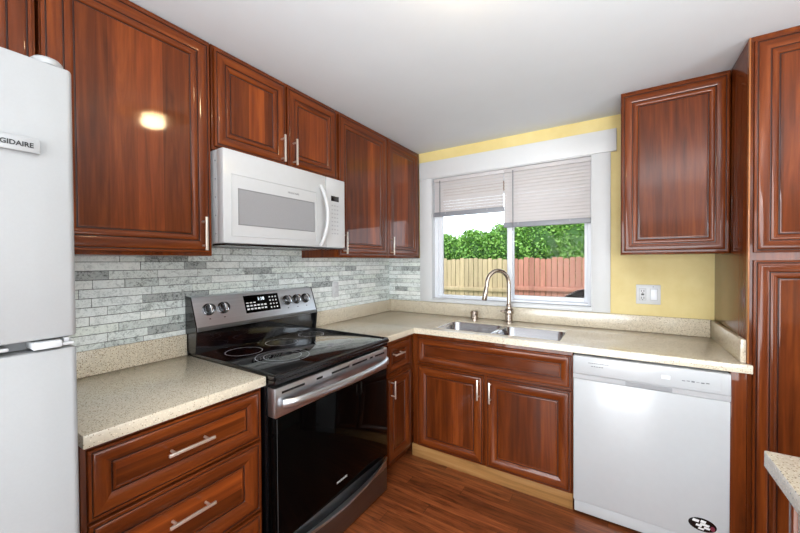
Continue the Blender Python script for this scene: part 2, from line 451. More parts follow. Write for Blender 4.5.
ws = struct(thing('added_window_3', '', '', (0, 0, 0)))  # unseen side window, added as a source for surfaces facing right
for k in ('label', 'category'): del ws[k]
MB().box(XR + .05, XR + .1, -3.85, -1.95, .05, .11).box(XR + .05, XR + .1, -3.85, -1.95, 1.92, 1.98).box(XR + .05, XR + .1, -3.85, -3.79, .11, 1.92).box(XR + .05, XR + .1, -2.01, -1.95, .11, 1.92).build('window_frame', M['vinyl'], ws)
MB().box(XR + .07, XR + .074, -3.79, -2.01, .11, 1.92).build('glass_pane', M['glass'], ws)

# casing round the kitchen window
struct(MB().box(.346, WX0, -.02, -.0005, 1.0205, 2.0955, .002).build('trim_1', M['white_trim']))
struct(MB().box(WX1, 1.796, -.02, -.0005, 1.0205, 2.0955, .002).build('trim_2', M['white_trim']))
struct(MB().box(.346, 1.829, -.026, -.0005, 2.096, 2.243, .003).build('trim_3', M['white_trim']))
struct(MB().box(WX0 + .0005, WX1 - .0005, -.024, -.0005, 1.0205, 1.0465, .002).build('trim_4', M['white_trim']))
# jamb lining
mb = MB().box(WX0, WX0 + .006, -.018, .138, WZ0, WZ1).box(WX1 - .006, WX1, -.018, .138, WZ0, WZ1).box(WX0 + .006, WX1 - .006, -.018, .138, WZ1 - .006, WZ1).box(WX0 + .006, WX1 - .006, -.018, .138, WZ0, WZ0 + .006)
struct(mb.build('trim_5', M['white_trim']))

# the sliding window itself
wn = struct(thing('window_1', '', '', (0, 0, 0)))
for k in ('label', 'category'): del wn[k]
a, b, c, d = WX0 + .007, WX1 - .007, WZ0 + .007, WZ1 - .007
mb = MB().box(a, a + .034, .035, .115, c, d, .003).box(b - .022, b, .035, .115, c, d, .003).box(a + .034, b - .022, .035, .115, c, c + .016, .002).box(a + .034, b - .022, .035, .115, d - .034, d, .003)
mb.build('window_frame', M['vinyl'], wn)
x0, x1, z0, z1 = .500, 1.137, c + .016, d - .034
mb = MB().box(x0, x0 + .036, .045, .075, z0, z1, .003).box(x1 - .040, x1, .045, .075, z0, z1, .003).box(x0 + .036, x1 - .040, .045, .075, z0, z0 + .012, .002).box(x0 + .036, x1 - .040, .045, .075, z1 - .04, z1, .003)
s1 = mb.build('sliding_sash', M['vinyl'], wn)
MB().box(x0 + .036, x1 - .040, .058, .062, z0 + .012, z1 - .04).build('glass_pane', M['glass'], s1)
x0, x1 = 1.098, 1.659
mb = MB().box(x0, x0 + .042, .080, .110, z0, z1, .003).box(x1 - .024, x1, .080, .110, z0, z1, .003).box(x0 + .042, x1 - .024, .080, .110, z0, z0 + .032, .003).box(x0 + .042, x1 - .024, .080, .110, z1 - .04, z1, .003)
s2 = mb.build('fixed_sash', M['vinyl'], wn)
MB().box(x0 + .042, x1 - .024, .093, .097, z0 + .032, z1 - .04).build('glass_pane', M['glass'], s2)

# ------------------------------------------------------------------ stone strip backsplash
def backsplash(name, u0, u1, z0, z1, label, seed, rz, loc):
    rnd = random.Random(seed)
    mb = MB(M['grout'], *TILE)
    mb.box(u0, u1, -.006, 0, z0, z1, 0, M['grout'])
    z = z1; row = .0376
    while z > z0 + .004:
        zb = max(z - row, z0); u = u0 - rnd.uniform(0, .2)
        while u < u1:
            L = rnd.choice((.10, .14, .18, .21, .26, .30)) + rnd.uniform(-.01, .01)
            a, b = max(u, u0), min(u + L, u1)
            if b - a > .012:
                th = .0075 + rnd.random() * .0025
                mb.box(a + .0010, b - .0010, -th, -.004, zb + .0012, z - .0012, .0008, TILE[rnd.choices(range(6), (26, 20, 12, 18, 8, 16))[0]], 1)
            u += L
        z -= row
    o = mb.build(name, None); o.location = loc; o.rotation_euler = (0, 0, rz)
    return tag(o, label, 'backsplash', 'stone strip backsplashes')
backsplash('tile_backsplash', -2.43, -.0105, .92, 1.4535, 'long grey stone strip tile backsplash on the wall behind the range', 5, HALF, (0, 0, 0))
backsplash('tile_backsplash', .0005, .345, 1.0185, 1.405, 'short piece of grey stone strip tile between room corner and window trim', 8, 0, (0, 0, 0))

# ------------------------------------------------------------------ countertops
CT, CB = .914, .877
def with_hole(mb, x0, x1, y0, y1, hx0, hx1, hy0, hy1, m=None):
    mb.box(x0, hx0, y0, y1, CB, CT).box(hx1, x1, y0, y1, CB, CT).box(hx0, hx1, y0, hy0, CB, CT).box(hx0, hx1, hy1, y1, CB, CT)
SX0, SX1, SY0, SY1 = .757, 1.558, -.562, -.225
ctop = thing('countertop', 'L-shaped beige speckled quartz countertop holding the sink, running into the room corner', 'countertop', (0, 0, 0), 0, 'quartz countertops')
# one slab with the sink opening cut out
bm = bmesh.new()
xs = [0.0005, .648, SX0, SX1, 2.319, 2.332]; ys = [-1.030, -.648, -.6245, SY0, SY1, -.0005]
def cell(i, j):
    xm, ym = (xs[i] + xs[i + 1]) / 2, (ys[j] + ys[j + 1]) / 2
    if j == 0: return i == 0
    if i == 4: return j == 1
    return not (SX0 < xm < SX1 and SY0 < ym < SY1)
vt = {}
def V(i, j, z):
    if (i, j, z) not in vt: vt[(i, j, z)] = bm.verts.new((xs[i], ys[j], z))
    return vt[(i, j, z)]
cells = {(i, j) for i in range(5) for j in range(5) if cell(i, j)}
for i, j in cells:
    bm.faces.new((V(i, j, CT), V(i + 1, j, CT), V(i + 1, j + 1, CT), V(i, j + 1, CT)))
    bm.faces.new((V(i, j, CB), V(i, j + 1, CB), V(i + 1, j + 1, CB), V(i + 1, j, CB)))
    for (di, dj, p, q) in ((0, -1, (i, j), (i + 1, j)), (1, 0, (i + 1, j), (i + 1, j + 1)), (0, 1, (i + 1, j + 1), (i, j + 1)), (-1, 0, (i, j + 1), (i, j))):
        if (i + di, j + dj) not in cells:
            bm.faces.new((V(*p, CT), V(*p, CB), V(*q, CB), V(*q, CT)))
bm.normal_update()
es = [e for e in bm.edges if len(e.link_faces) == 2 and e.verts[0].co.z > .9 and e.verts[1].co.z > .9 and abs(e.link_faces[0].normal.dot(e.link_faces[1].normal)) < .5]
bmesh.ops.bevel(bm, geom=es, offset=.003, segments=2, profile=.5, affect='EDGES')
mb = MB(); mb.bm.free(); mb.bm = bm
mb.build('slab', M['quartz'], ctop)
ZU = 1.017
MB().box(.0108, .030, -1.030, -.0215, CT + .0003, ZU, .0015).build('upstand', M['quartz'], ctop)
MB().box(.0108, 2.2995, -.0210, -.0005, CT + .0003, ZU, .0015).build('upstand', M['quartz'], ctop)
MB().box(2.300, 2.3185, -.612, -.0005, CT + .0003, ZU, .0015).build('upstand', M['quartz'], ctop)

lct = thing('countertop', 'short beige speckled quartz countertop between the white refrigerator and the range', 'countertop', (0, 0, 0), 0, 'quartz countertops')
MB().box(.0005, .648, -2.397, -1.836, CB, CT, .003).build('slab', M['quartz'], lct)
MB().box(.0108, .030, -2.397, -1.836, CT + .0003, ZU, .0015).build('upstand', M['quartz'], lct)

# ------------------------------------------------------------------ wall cabinets
def wall_cab(label, loc, rz, W, depth, z0, z1, doors, group='cherry wall cabinets', left_side=None):
    """doors: list of (x0, x1, dz0, dz1, handle) in local coordinates"""
    t = thing('wall_cabinet', label, 'cabinet', loc, rz, group)
    MB().box(0, W, -depth, -.0005, z0, z1, .001).build('carcass', M['side_v'], t)
    for (a, b, c, d, h) in doors:
        dr = door('door', b - a, d - c, t, a, c, -depth - .0205)
        if h: pull(dr, h[0], h[1], -depth - .0205)
    return t
UD = .331
ZT = H - .004
wall_cab('tall cherry wall cabinet with one wide door between refrigerator and microwave', (0, -2.400, 0), HALF, .527, UD, 1.402, ZT,
         [(.002, .517, 1.416, 2.312, ((.478, 1.425), (.478, 1.565)))])
wall_cab('short double-door cherry wall cabinet mounted right above the white microwave', (0, -1.868, 0), HALF, .786, UD, 1.872, ZT,
         [(.008, .390, 1.886, 2.312, ((.356, 1.895), (.356, 2.035))), (.402, .780, 1.886, 2.312, ((.434, 1.895), (.434, 2.035)))])
wall_cab('cherry wall cabinet with two tall doors between microwave and window', (0, -1.077, 0), HALF, 1.0765, UD, 1.402, ZT,
         [(.012, .545, 1.416, 2.312, ((.043, 1.425), (.043, 1.565))), (.557, 1.028, 1.416, 2.312, ((.585, 1.425), (.585, 1.565)))])
wall_cab('cherry wall cabinet above the white refrigerator at left edge', (0, -3.243, 0), HALF, .835, UD, 1.872, ZT,
         [(.010, .412, 1.886, 2.312, None), (.424, .826, 1.886, 2.312, None)])
wall_cab('single-door cherry wall cabinet on the yellow wall right of the window', (1.852, 0, 0), 0, .466, .3315, 1.405, ZT,
         [(.005, .459, 1.414, 2.312, None)])

# ------------------------------------------------------------------ base cabinets
def base_cab(label, loc, rz, W, fx0, fx1, fronts, depth=.617, toe=.10, z1=.876, group='cherry base cabinets', open_top=False):
    t = thing('base_cabinet', label, 'cabinet', loc, rz, group)
    mb = MB()
    if open_top:   # room for the sink bowls
        mb.box(0, .018, -depth + .02, -.03, toe, z1).box(W - .018, W, -depth + .02, -.03, toe, z1).box(.018, W - .018, -depth + .02, -.03, toe, toe + .018).box(.018, W - .018, -.036, -.03, toe + .018, z1)
        mb.box(0, W, -depth, -depth + .02, toe, z1, .001)
    else:
        mb.box(0, W, -depth, -.03, toe, z1, .001)
    mb.build('carcass', M['wood_v'], t)
    for (kind, a, b, c, d, h) in fronts:
        hor = kind != 'door'
        dr = door('door' if kind == 'door' else ('drawer_front' if kind == 'false' else 'drawer'), b - a, d - c, t, a, c, -depth - .0205, hor, .80 if (d - c) < .2 else 1.0, True)
        if h: pull(dr, h[0], h[1], -depth - .0205)
    return t
lb = base_cab('cherry base cabinet with three stacked drawers beside the refrigerator', (0, -2.396, 0), HALF, .556, 0, 0,
         [('drawer', .012, .541, .668, .862, ((.195, .772), (.340, .772))), ('drawer', .012, .541, .383, .656, ((.195, .545), (.340, .545))), ('drawer', .012, .541, .108, .371, ((.195, .255), (.340, .255)))])
MB().box(0, .556, -.555, -.535, 0, .0995).build('toe_kick', M['wood_h'], lb)
rb = base_cab('narrow cherry base cabinet with one drawer and door right of the range', (0, -1.029, 0), HALF, .411, 0, 0,
         [('drawer', .082, .352, .668, .848, ((.062 + .05, .786), (.225, .786))), ('door', .082, .352, .100, .640, ((.092 + .014, .645 - .13), (.092 + .014, .628)))])
MB().box(0, .411, -.555, -.535, 0, .0995).build('toe_kick', M['wood_h'], rb)
sb = base_cab('cherry sink base cabinet with two doors and tan toe board', (.6180, 0, 0), 0, 1.0140, 0, 0,
         [('false', .042, 1.007, .668, .852, None), ('door', .042, .514, .096, .656, ((.487, .510), (.487, .640))), ('door', .532, 1.007, .096, .656, ((.562, .505), (.562, .635)))], toe=.0885, open_top=True)
MB().box(-.01, 1.0140, -.619, -.600, 0, .088, .002).build('toe_board', M['raw_wood'], sb)

# ------------------------------------------------------------------ pantry
pt = thing('pantry_cabinet', 'floor-to-ceiling cherry pantry cabinet with two doors at the right edge', 'cabinet', (2.3205, 0, 0))
MB().box(0, .80, -.622, -.0005, .0, ZT, .001).build('carcass', M['side_v'], pt)
MB().box(-.001, .004, -.6235, -.600, .915, ZT - .001, .0005).build('edge_strip', M['edge_wood'], pt)
door('door', .60, .906, pt, .013, 1.402, -.6425)
door('door', .60, 1.26, pt, .013, .108, -.6425)
MB().box(-.055, -.0015, -.622, -.60, .0, .876, .001).build('filler_strip', M['wood_v'], pt)

# ------------------------------------------------------------------ dishwasher
dw = thing('dishwasher', 'white built-in dishwasher with oval sticker between sink cabinet and pantry', 'dishwasher', (1.637, 0, 0))
W = .624
MB().box(.008, W - .008, -.600, -.05, .02, .868).build('tub', M['grey_plastic'], dw)
dd = MB().box(0, W, -.652, -.601, .082, .742, .006).build('door', M['white_app'], dw)
cp = MB().box(0, W, -.660, -.601, .770, .866, .005).build('control_panel', M['white_app'], dw)
# bevelled grey grip band with a hand pocket
mb = MB().prism([(-.601, .7435), (-.653, .7435), (-.6585, .7695), (-.601, .7695)], 0, W, 'x')
gb = mb.build('grip_band', M['grey_plastic'], dw)
mb = MB().prism([(-.6545, .7445), (-.6605, .766), (-.6545, .7685)], .235, .42, 'x')
mb.build('hand_pocket', M['pale_grey'], gb)
mb = MB()
for (x0, x1, z0, z1) in ((.03, W - .03, .850, .8512), (.03, W - .03, .783, .7842), (.03, .0312, .784, .850), (W - .0312, W - .03, .784, .850)):
    mb.box(x0, x1, -.6606, -.6598, z0, z1)
mb.build('panel_outline', M['grey_plastic'], cp)
mb = MB()
for i in range(11): mb.box(.072 + i * .0085, .0775 + i * .0085, -.6606, -.6598, .8335, .8365)
for i in range(5): mb.box(.085 + i * .0115, .0925 + i * .0115, -.6606, -.6598, .8175, .8205)
mb.build('cycle_print', M['ink'], cp)
mb = MB()
for i in range(6): mb.box(.455 + i * .017, .467 + i * .017, -.6606, -.6598, .8085 + (i % 2) * .002, .8125 + (i % 3) * .0014)
mb.build('button_print', M['grey_ink'], cp)
MB().box(.378, .412, -.6612, -.6598, .806, .824, .0005).build('status_plate', M['vinyl'], cp)
MB().box(.004, W - .004, -.640, -.601, .018, .0805, .003).build('kick_plate', M['white_app'], dw)
# oval sticker low on the door
def oval(mb, cx, cz, rx, rz, y, dep, m=None, n=40):
    mb.prism([(cx + rx * math.cos(2 * math.pi * i / n), cz + rz * math.sin(2 * math.pi * i / n)) for i in range(n)], y, y - dep, 'y', m); return mb
sx, sz = 2.168 - 1.637, .158
st = oval(MB(), sx, sz, .050, .030, -.652, .0008).build('sticker', M['black'], dd)
mb = MB()
for (a, b, c, d) in ((-.036, -.014, .008, .018), (-.008, .010, .010, .020), (-.010, .022, -.002, .006), (-.024, -.004, -.010, -.002), (.004, .024, -.014, -.007), (-.016, .004, -.022, -.016)):
    mb.prism([(sx + a, sz + c), (sx + b, sz + c - .002), (sx + b + .004, sz + d), (sx + a + .004, sz + d + .002)], -.6528, -.6533, 'y')
mb.build('sticker_print', M['white_ink'], st)
oval(MB(), sx + .036, sz - .006, .008, .011, -.6528, .0004).build('sticker_spot', M['red_ink'], st)

# ------------------------------------------------------------------ range
RW = .79
rg = thing('range', 'stainless steel and black electric range with glass cooktop and oven', 'range', (0, -1.831, 0), HALF)
MB().box(.004, RW - .004, -.640, -.03, .012, .895, .003).build('body', M['black'], rg)
mb = MB()
mb.box(.0, RW, -.690, -.040, .900, .9225, .006)
ck = mb.build('cooktop', M['burner_glass'], rg)
MB().prism([(-.642, .8985), (-.697, .8985), (-.703, .905), (-.703, .915), (-.697, .9205), (-.6905, .9205), (-.6905, .8992), (-.690, .882), (-.642, .872)], 0, RW, 'x').build('front_lip', M['black'], rg)
mb = MB().tube([(.004, -.05, .9225), (.004, -.69, .9225)], .0045, 8).tube([(RW - .004, -.05, .9225), (RW - .004, -.69, .9225)], .0045, 8).tube([(0, -.692, .9215), (RW, -.692, .9215)], .005, 8)
mb.build('cooktop_rim', M['black'], rg)
def ring(cx, cy, r, wdt=.0030):
    mb = MB(); n = 56
    A = [(cx + r * math.cos(2 * math.pi * i / n), cy + r * math.sin(2 * math.pi * i / n), .92285) for i in range(n)]
    B = [(cx + (r - wdt) * math.cos(2 * math.pi * i / n), cy + (r - wdt) * math.sin(2 * math.pi * i / n), .92285) for i in range(n)]
    for i in range(n): mb.face((A[i], A[(i + 1) % n], B[(i + 1) % n], B[i]))
    return mb.build('burner_ring', M['ring_ink'], ck)
for (x, y, r) in ((.166, -.240, .088), (.400, -.236, .088), (.215, -.475, .125), (.215, -.475, .088), (.640, -.215, .078), (.570, -.470, .105)):
    ring(x, y, r)
# backguard: slanted stainless control face over a black riser
mb = MB().prism([(-.012, .905), (-.085, .9228), (-.085, 1.036), (-.012, 1.036)], .006, RW - .006, 'x')
mb.build('riser', M['burner_glass'], rg)
sl = ((-.112, 1.034), (-.108, 1.055), (-.058, 1.198), (-.050, 1.203), (-.012, 1.203), (-.012, 1.034))
bg = MB().prism(list(sl), .004, RW - .004, 'x').build('backguard', M['steel'], rg)
for (a, b) in ((-.002, .0038), (RW - .0038, RW + .002)):
    mb = MB().prism([(-.010, .93), (-.100, .9235), (-.114, 1.034), (-.109, 1.056), (-.058, 1.201), (-.010, 1.206)], a, b, 'x')
    mb.build('end_cap', M['black'], rg)
MB().prism([(-.1124, 1.0345), (-.1142, 1.040), (-.1125, 1.0545), (-.1085, 1.0545)], .006, RW - .006, 'x').build('backguard_ledge', M['steel_dark'], bg)
# frame on the slanted face: u along x, v up the slope, n outwards
p0, p1 = Vector((0, -.108, 1.055)), Vector((0, -.058, 1.198))
vv = (p1 - p0).normalized(); nn = Vector((0, vv.z * -1, vv.y)); nn = Vector((0, -vv.z, vv.y))
SLM = Matrix(((1, 0, 0, 0), (0, vv.y, nn.y, p0.y), (0, vv.z, nn.z, p0.z), (0, 0, 0, 1)))   # (u, v, n) -> local
def slab_on_slope(u0, u1, v0, v1, n0, n1, name, mat, parent, bev=0):
    mb = MB().box(u0, u1, v0, v1, n0, n1, bev); o = mb.build(name, mat, parent); o.data.transform(SLM); return o
scr = slab_on_slope(.277, .508, .036, .137, -.001, .0012, 'touch_panel', M['oven_glass'], bg)
mb = MB()
for r_, vv_ in enumerate((.053, .072, .091)):
    n_ = 6 if r_ < 2 else 3
    for i in range(n_):
        mb.box(.287 + i * .0225, .302 + i * .0225, vv_, vv_ + (.009 if r_ < 2 else .006), .0012, .0016)
for r_ in range(4):
    for i in range(3): mb.box(.440 + i * .021, .449 + i * .021, .050 + r_ * .021, .058 + r_ * .021, .0012, .0016)
o = mb.build('key_print', M['white_ink'], scr); o.data.transform(SLM)
o = text('clock_digits', '1:18', .027, M['clock'], scr, (.385, .112, .0015), Matrix.Identity(3)); o.data.transform(SLM)
for u in (.075, .152, .565, .640, .713):
    kb = MB().lathe([(.031, 0), (.031, .004), (.026, .006), (.0255, .026), (.023, .029), (0, .029)], seg=28, m=M['shaded_knob_steel']).build('knob', None, bg)
    kb.data.transform(SLM @ Matrix.Translation((u, .084, 0)))
    gr = MB().box(-.006, .006, -.023, .023, .0285, .036, .002).build('knob_grip', M['chrome'], kb)
    gr.data.transform(SLM @ Matrix.Translation((u, .084, 0)) @ Matrix.Rotation(.12, 4, 'Z'))
    mk = MB().box(-.0045, .0045, -.0025, .0025, .0002, .0007).build('knob_mark', M['ink'], kb)
    mk.data.transform(SLM @ Matrix.Translation((u, .035, 0)))
# oven door
od = MB().box(.002, RW - .002, -.688, -.6425, .230, .746, .004).build('oven_door', M['oven_glass'], rg)
mb = MB().box(.002, RW - .002, -.692, -.6425, .747, .868, .005)
ds = mb.build('door_rail', M['steel'], od)
for (a, b) in ((.035, .155), (.225, .262), (.322, .445), (.472, .595), (.618, .645), (.665, .755)): MB().box(a, b, -.6932, -.6905, .8400, .8490).build('vent_slot', M['black'], ds)
pts = []; n = 24
for i in range(n + 1):
    u = i / n; pts.append((.028 + u * (RW - .056), -.702 - .052 * (1 - (2 * u - 1) ** 2) ** .5 - .004, .803))
mb = MB().tube(pts, .0195, 14, None, .66, (0, 0, 1))
mb.build('oven_handle', M['steel'], od)
text('oven_print', 'FRIGIDAIRE', .013, M['white_ink'], od, (.393, -.6884, .296), FRONT, .073, .0003)
MB().box(.012, .0135, -.6895, -.688, .236, .742).build('door_edge_trim', M['dark_grey'], od)
# storage drawer with a bowed lip
dr = MB().box(.002, RW - .002, -.684, -.6425, .022, .160, .003).build('storage_drawer', M['steel_dark'], rg)
MB().box(.002, RW - .002, -.668, -.6425, .1605, .2255, .002).build('drawer_recess', M['steel_dark'], dr)
A, B = [], []
mb = MB(); n = 24; rows = []
for i in range(n + 1):
    u = i / n; x = .004 + u * (RW - .008); bow = .036 * (1 - (2 * u - 1) ** 2) ** .6
    q = .036 * (2 * u - 1) ** 2; rows.append([(x, -.6838, .152), (x, -.6842 - bow * .75, .163 + q * .8), (x, -.687 - bow, .176 + q), (x, -.685 - bow, .183 + q), (x, -.678 - bow * .9, .181 + q), (x, -.672 - bow * .3, .168 + q * .7), (x, -.670, .156)])
vs = [[mb.bm.verts.new(p) for p in r] for r in rows]
for a, b in zip(vs, vs[1:]):
    for k in range(7): mb.bm.faces.new((a[k], a[(k + 1) % 7], b[(k + 1) % 7], b[k]))
mb.bm.faces.new(vs[0]); mb.bm.faces.new(vs[-1])
mb.build('drawer_lip', M['steel'], dr, 50)
for x in (.05, RW - .05):
    for y in (-.60, -.08): MB().lathe([(.018, 0), (.018, .006), (.010, .008), (.010, .0125)], (x, y, 0), None, 14).build('foot', M['black'], rg)

# ------------------------------------------------------------------ microwave
MW = .778
mw = thing('microwave', 'white over-the-range microwave with grey window hanging under short cabinet', 'microwave', (0, -1.866, 0), HALF)
MB().box(.003, MW - .003, -.362, -.012, 1.458, 1.868, .004).build('body', M['white_micro'], mw)
md = MB().box(0, .614, -.412, -.3635, 1.4575, 1.8685, .006).build('door', M['white_micro'], mw)
cpn = MB().box(.6155, MW, -.412, -.3635, 1.4575, 1.8685, .006).build('control_panel', M['white_micro'], mw)
# stepped frame round the window
mb = MB()
def frame(mb, x0, x1, z0, z1, t_, y0, y1, bev=.002):
    mb.box(x0, x1, y0, y1, z0, z0 + t_, bev).box(x0, x1, y0, y1, z1 - t_, z1, bev).box(x0, x0 + t_, y0, y1, z0 + t_, z1 - t_, bev).box(x1 - t_, x1, y0, y1, z0 + t_, z1 - t_, bev)
frame(mb, .036, .540, 1.490, 1.764, .0035, -.4155, -.4115, .001)
mb.build('door_bead', M['white_micro'], md)
frame_o = MB(); frame(frame_o, .068, .524, 1.540, 1.704, .005, -.4145, -.4115, .001); frame_o.build('window_trim', M['mid_grey'], md)
MB().box(.073, .519, -.4130, -.4115, 1.545, 1.699).build('window_screen', M['micro_glass'], md)
pts = []; n = 20
for i in range(n + 1):
    u = i / n; pts.append((.570 + .012 * math.sin(math.pi * u), -.413 - .046 * math.sin(math.pi * u) ** .75, 1.468 + u * .340))
MB().tube(pts, .0115, 12, None, 1.0, None).build('door_handle', M['white_micro'], md)
text('door_print', 'FRIGIDAIRE', .0135, M['mid_grey'], md, (.380, -.4125, 1.730), FRONT, .072, .0003)
MB().box(.656, .722, -.4135, -.4115, 1.733, 1.764, .001).build('display', M['black'], cpn)
mb = MB()
for r_ in range(8):
    for c_ in range(3):
        mb.box(.660 + c_ * .022, .672 + c_ * .022, -.4132, -.4115, 1.538 + r_ * .0235, 1.544 + r_ * .0235 + (.002 if (r_ + c_) % 3 else 0))
mb.build('keypad_print', M['pale_grey'], cpn)
mb = MB().box(.010, MW - .010, -.2995, -.02, 1.4545, 1.4578)
bt = mb.build('underside', M['grey_plastic'], mw)
MB().box(.012, MW - .02, -.407, -.300, 1.4480, 1.4572, .002).build('vent_grille', M['black'], bt)
for (a, b) in ((.06, .36), (.42, .72)): MB().box(a, b, -.27, -.10, 1.4500, 1.4544, .001).build('grease_filter', M['mid_grey'], bt)
for z in (1.50, 1.58, 1.66, 1.74, 1.82): MB().lathe([(.004, 0), (.004, .0015), (0, .002)], (.0028, -.350, z), Matrix.Rotation(-HALF, 4, 'Y'), 8).build('side_screw', M['mid_grey'], mw)

# ------------------------------------------------------------------ refrigerator
FW = .76
fr = thing('refrigerator', 'white top-freezer refrigerator standing at the left edge', 'refrigerator', (.02, -3.196, 0), HALF)
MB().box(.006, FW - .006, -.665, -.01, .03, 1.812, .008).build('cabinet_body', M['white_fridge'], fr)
def bowed(x0, x1, z0, z1, yb, yf, bow, r=.022, n=24):
    pr = [(x0, yb), ]
    m_ = []
    for i in range(n + 1):
        u = i / n; x = x0 + u * (x1 - x0)
        e = min(x - x0, x1 - x); ed = 0 if e >= r else r - math.sqrt(max(0, r * r - (r - e) ** 2))
        m_.append((x, yf - bow * (1 - (2 * u - 1) ** 2) + ed))
    xs_ = []
    for k in range(7):
        a = k / 6 * HALF; xs_.append((x0 + r - r * math.cos(a), yf + r - r * math.sin(a)))
    mid = [(x0 + r + (x1 - x0 - 2 * r) * k / 12, yf - bow * math.sin(math.pi * k / 12)) for k in range(1, 12)]
    xe = [(x1 - (p[0] - x0), p[1]) for p in xs_[::-1]]
    return MB().prism([(x0, yb)] + xs_ + mid + xe + [(x1, yb)], z0, z1, 'z')
def fdoor(name, z0, z1):
    mb = bowed(.0, FW + .003, z0, z1, -.672, -.742, .008, .012)
    bm = mb.bm; bm.normal_update()
    es = [e for e in bm.edges if len(e.link_faces) == 2 and abs(e.verts[0].co.z - e.verts[1].co.z) < 1e-6]
    bmesh.ops.bevel(bm, geom=es, offset=.006, segments=2, profile=.5, affect='EDGES')
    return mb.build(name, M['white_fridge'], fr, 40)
fz = fdoor('freezer_door', 1.202, 1.822)
fd = fdoor('refrigerator_door', .065, 1.177)
MB().box(.05, FW - .03, -.690, -.666, 1.1775, 1.2015).build('door_gap', M['mid_grey'], fr)
hg = MB().box(.688, .735, -.752, -.672, 1.182, 1.1985, .003).build('middle_hinge', M['white_app'], fr)
MB().box(.737, .757, -.742, -.690, 1.183, 1.190, .001).box(.740, .750, -.738, -.70, 1.190, 1.200, .001).build('hinge_pin', M['grey_plastic'], hg)
MB().box(.50, .655, -.738, -.700, 1.186, 1.194, .003).build('grip_ledge', M['grey_plastic'], fd)
MB().lathe([(.027, 0), (.027, .010), (.022, .016), (.012, .018), (0, .018)], (.726, -.712, 1.8225), None, 24).build('hinge_cover', M['white_fridge'], fr)
bd = MB().box(.618, .704, -.7545, -.747, 1.611, 1.642, .001).build('badge', M['white_fridge'], fz)
text('badge_print', 'FRIGIDAIRE',   .0140, M['ink'], bd, (.661, -.7548, 1.6255), FRONT, .066, .0004, .0004)
for x in (.08, FW - .08): MB().lathe([(.022, 0), (.022, .02), (.012, .022), (.012, .0305)], (x, -.60, 0), None, 14).build('foot', M['dark_grey'], fr)
MB().box(.01, FW - .01, -.660, -.64, .0305, .062).build('kick_grille', M['dark_grey'], fr)

# ------------------------------------------------------------------ sink, faucet, air gap
sk = thing('sink', 'stainless steel double-bowl undermount sink under the window', 'sink', (0, 0, 0))
def bowl(x0, x1, y0, y1, dep, r=.055):
    mb = MB(); bm = mb.bm; rings = []
    def rr(x0, x1, y0, y1, r, z, n=7):
        out = []
        for (cx, cy, a0) in ((x1 - r, y1 - r, 0), (x0 + r, y1 - r, HALF), (x0 + r, y0 + r, 2 * HALF), (x1 - r, y0 + r, 3 * HALF)):
            for k in range(n): out.append(bm.verts.new((cx + r * math.cos(a0 + k / (n - 1) * HALF), cy + r * math.sin(a0 + k / (n - 1) * HALF), z)))
        return out
    top = CT - .009
    for ins, z in ((-.004, top - .004), (-.002, top), (.0, top - .002), (.006, top - dep * .8), (.012, top - dep * .92), (.03, top - dep)): rings.append(rr(x0 + ins, x1 - ins, y0 + ins, y1 - ins, max(.02, r - ins), z))
    for a, b in zip(rings, rings[1:]):
        for i in range(len(a)): bm.faces.new((a[i], a[(i + 1) % len(a)], b[(i + 1) % len(a)], b[i]))
    bm.faces.new(rings[-1])
    o = mb.build('bowl', M['sink_steel'], sk, 60)
    MB().lathe([(.042, 0), (.042, .002), (.03, .001), (0, .0005)], ((x0 + x1) / 2, (y0 + y1) / 2, top - dep + .0003), None, 24).build('drain', M['chrome'], o)
bowl(SX0 + .0045, 1.150, SY0 + .0045, SY1 - .0045, .20)
bowl(1.170, SX1 - .0045, SY0 + .0045, SY1 - .0045, .18)
MB().box(1.1465, 1.1735, SY0 + .002, SY1 - .002, CT - .024, CT - .0040, .004).build('divider', M['sink_steel'], sk)

fx, fy = 1.146, -.088
fc = thing('faucet', 'brushed nickel gooseneck faucet rising behind the sink', 'faucet', (fx, fy, CT))
MB().lathe([(.033, .0003), (.033, .006), (.028, .010), (.0265, .060), (.034, .066), (.035, .085), (.030, .098), (.022, .104), (.019, .135), (.015, .140)], seg=28).build('base', M['tap_nickel'], fc)
dirv = Vector((-.128, -.120, 0)); dl = dirv.length; dv = dirv / dl
path = [(0, 0, .136), (0, 0, .20), (0, 0, .28)]
R_ = dl / 2
for k in range(1, 17):
    a = math.pi * k / 17
    p = dv * (R_ - R_ * math.cos(a)); path.append((p.x, p.y, .29 + R_ * math.sin(a) * 1.1))
e = dv * dl * 1.0; path.append((e.x, e.y, .282)); e2 = dv * (dl + .006); path.append((e2.x, e2.y, .262))
MB().tube(path, .0152, 14).build('spout', M['tap_nickel'], fc)
e3 = dv * (dl + .010); e4 = dv * (dl + .022)
MB().tube([(e2.x, e2.y, .262), (e3.x, e3.y, .24), (e4.x, e4.y, .172), (e4.x, e4.y, .168)], [.0150, .0170, .0195, .0175], 16).build('spray_head', M['tap_nickel'], fc)
MB().tube([(-.018, -.010, .078), (-.040, -.024, .080), (-.052, -.032, .084)], [.010, .008, .006], 12).build('lever', M['tap_nickel'], fc)
tag(MB().lathe([(.032, .0003), (.032, .004), (.030, .006), (.030, .062), (.027, .066), (0, .066)], (0, 0, 0), None, 24).build('sink_air_gap', M['tap_nickel']), 'small brushed nickel cylinder cap standing left of the faucet', 'air gap').location = (.876, -.090, CT)

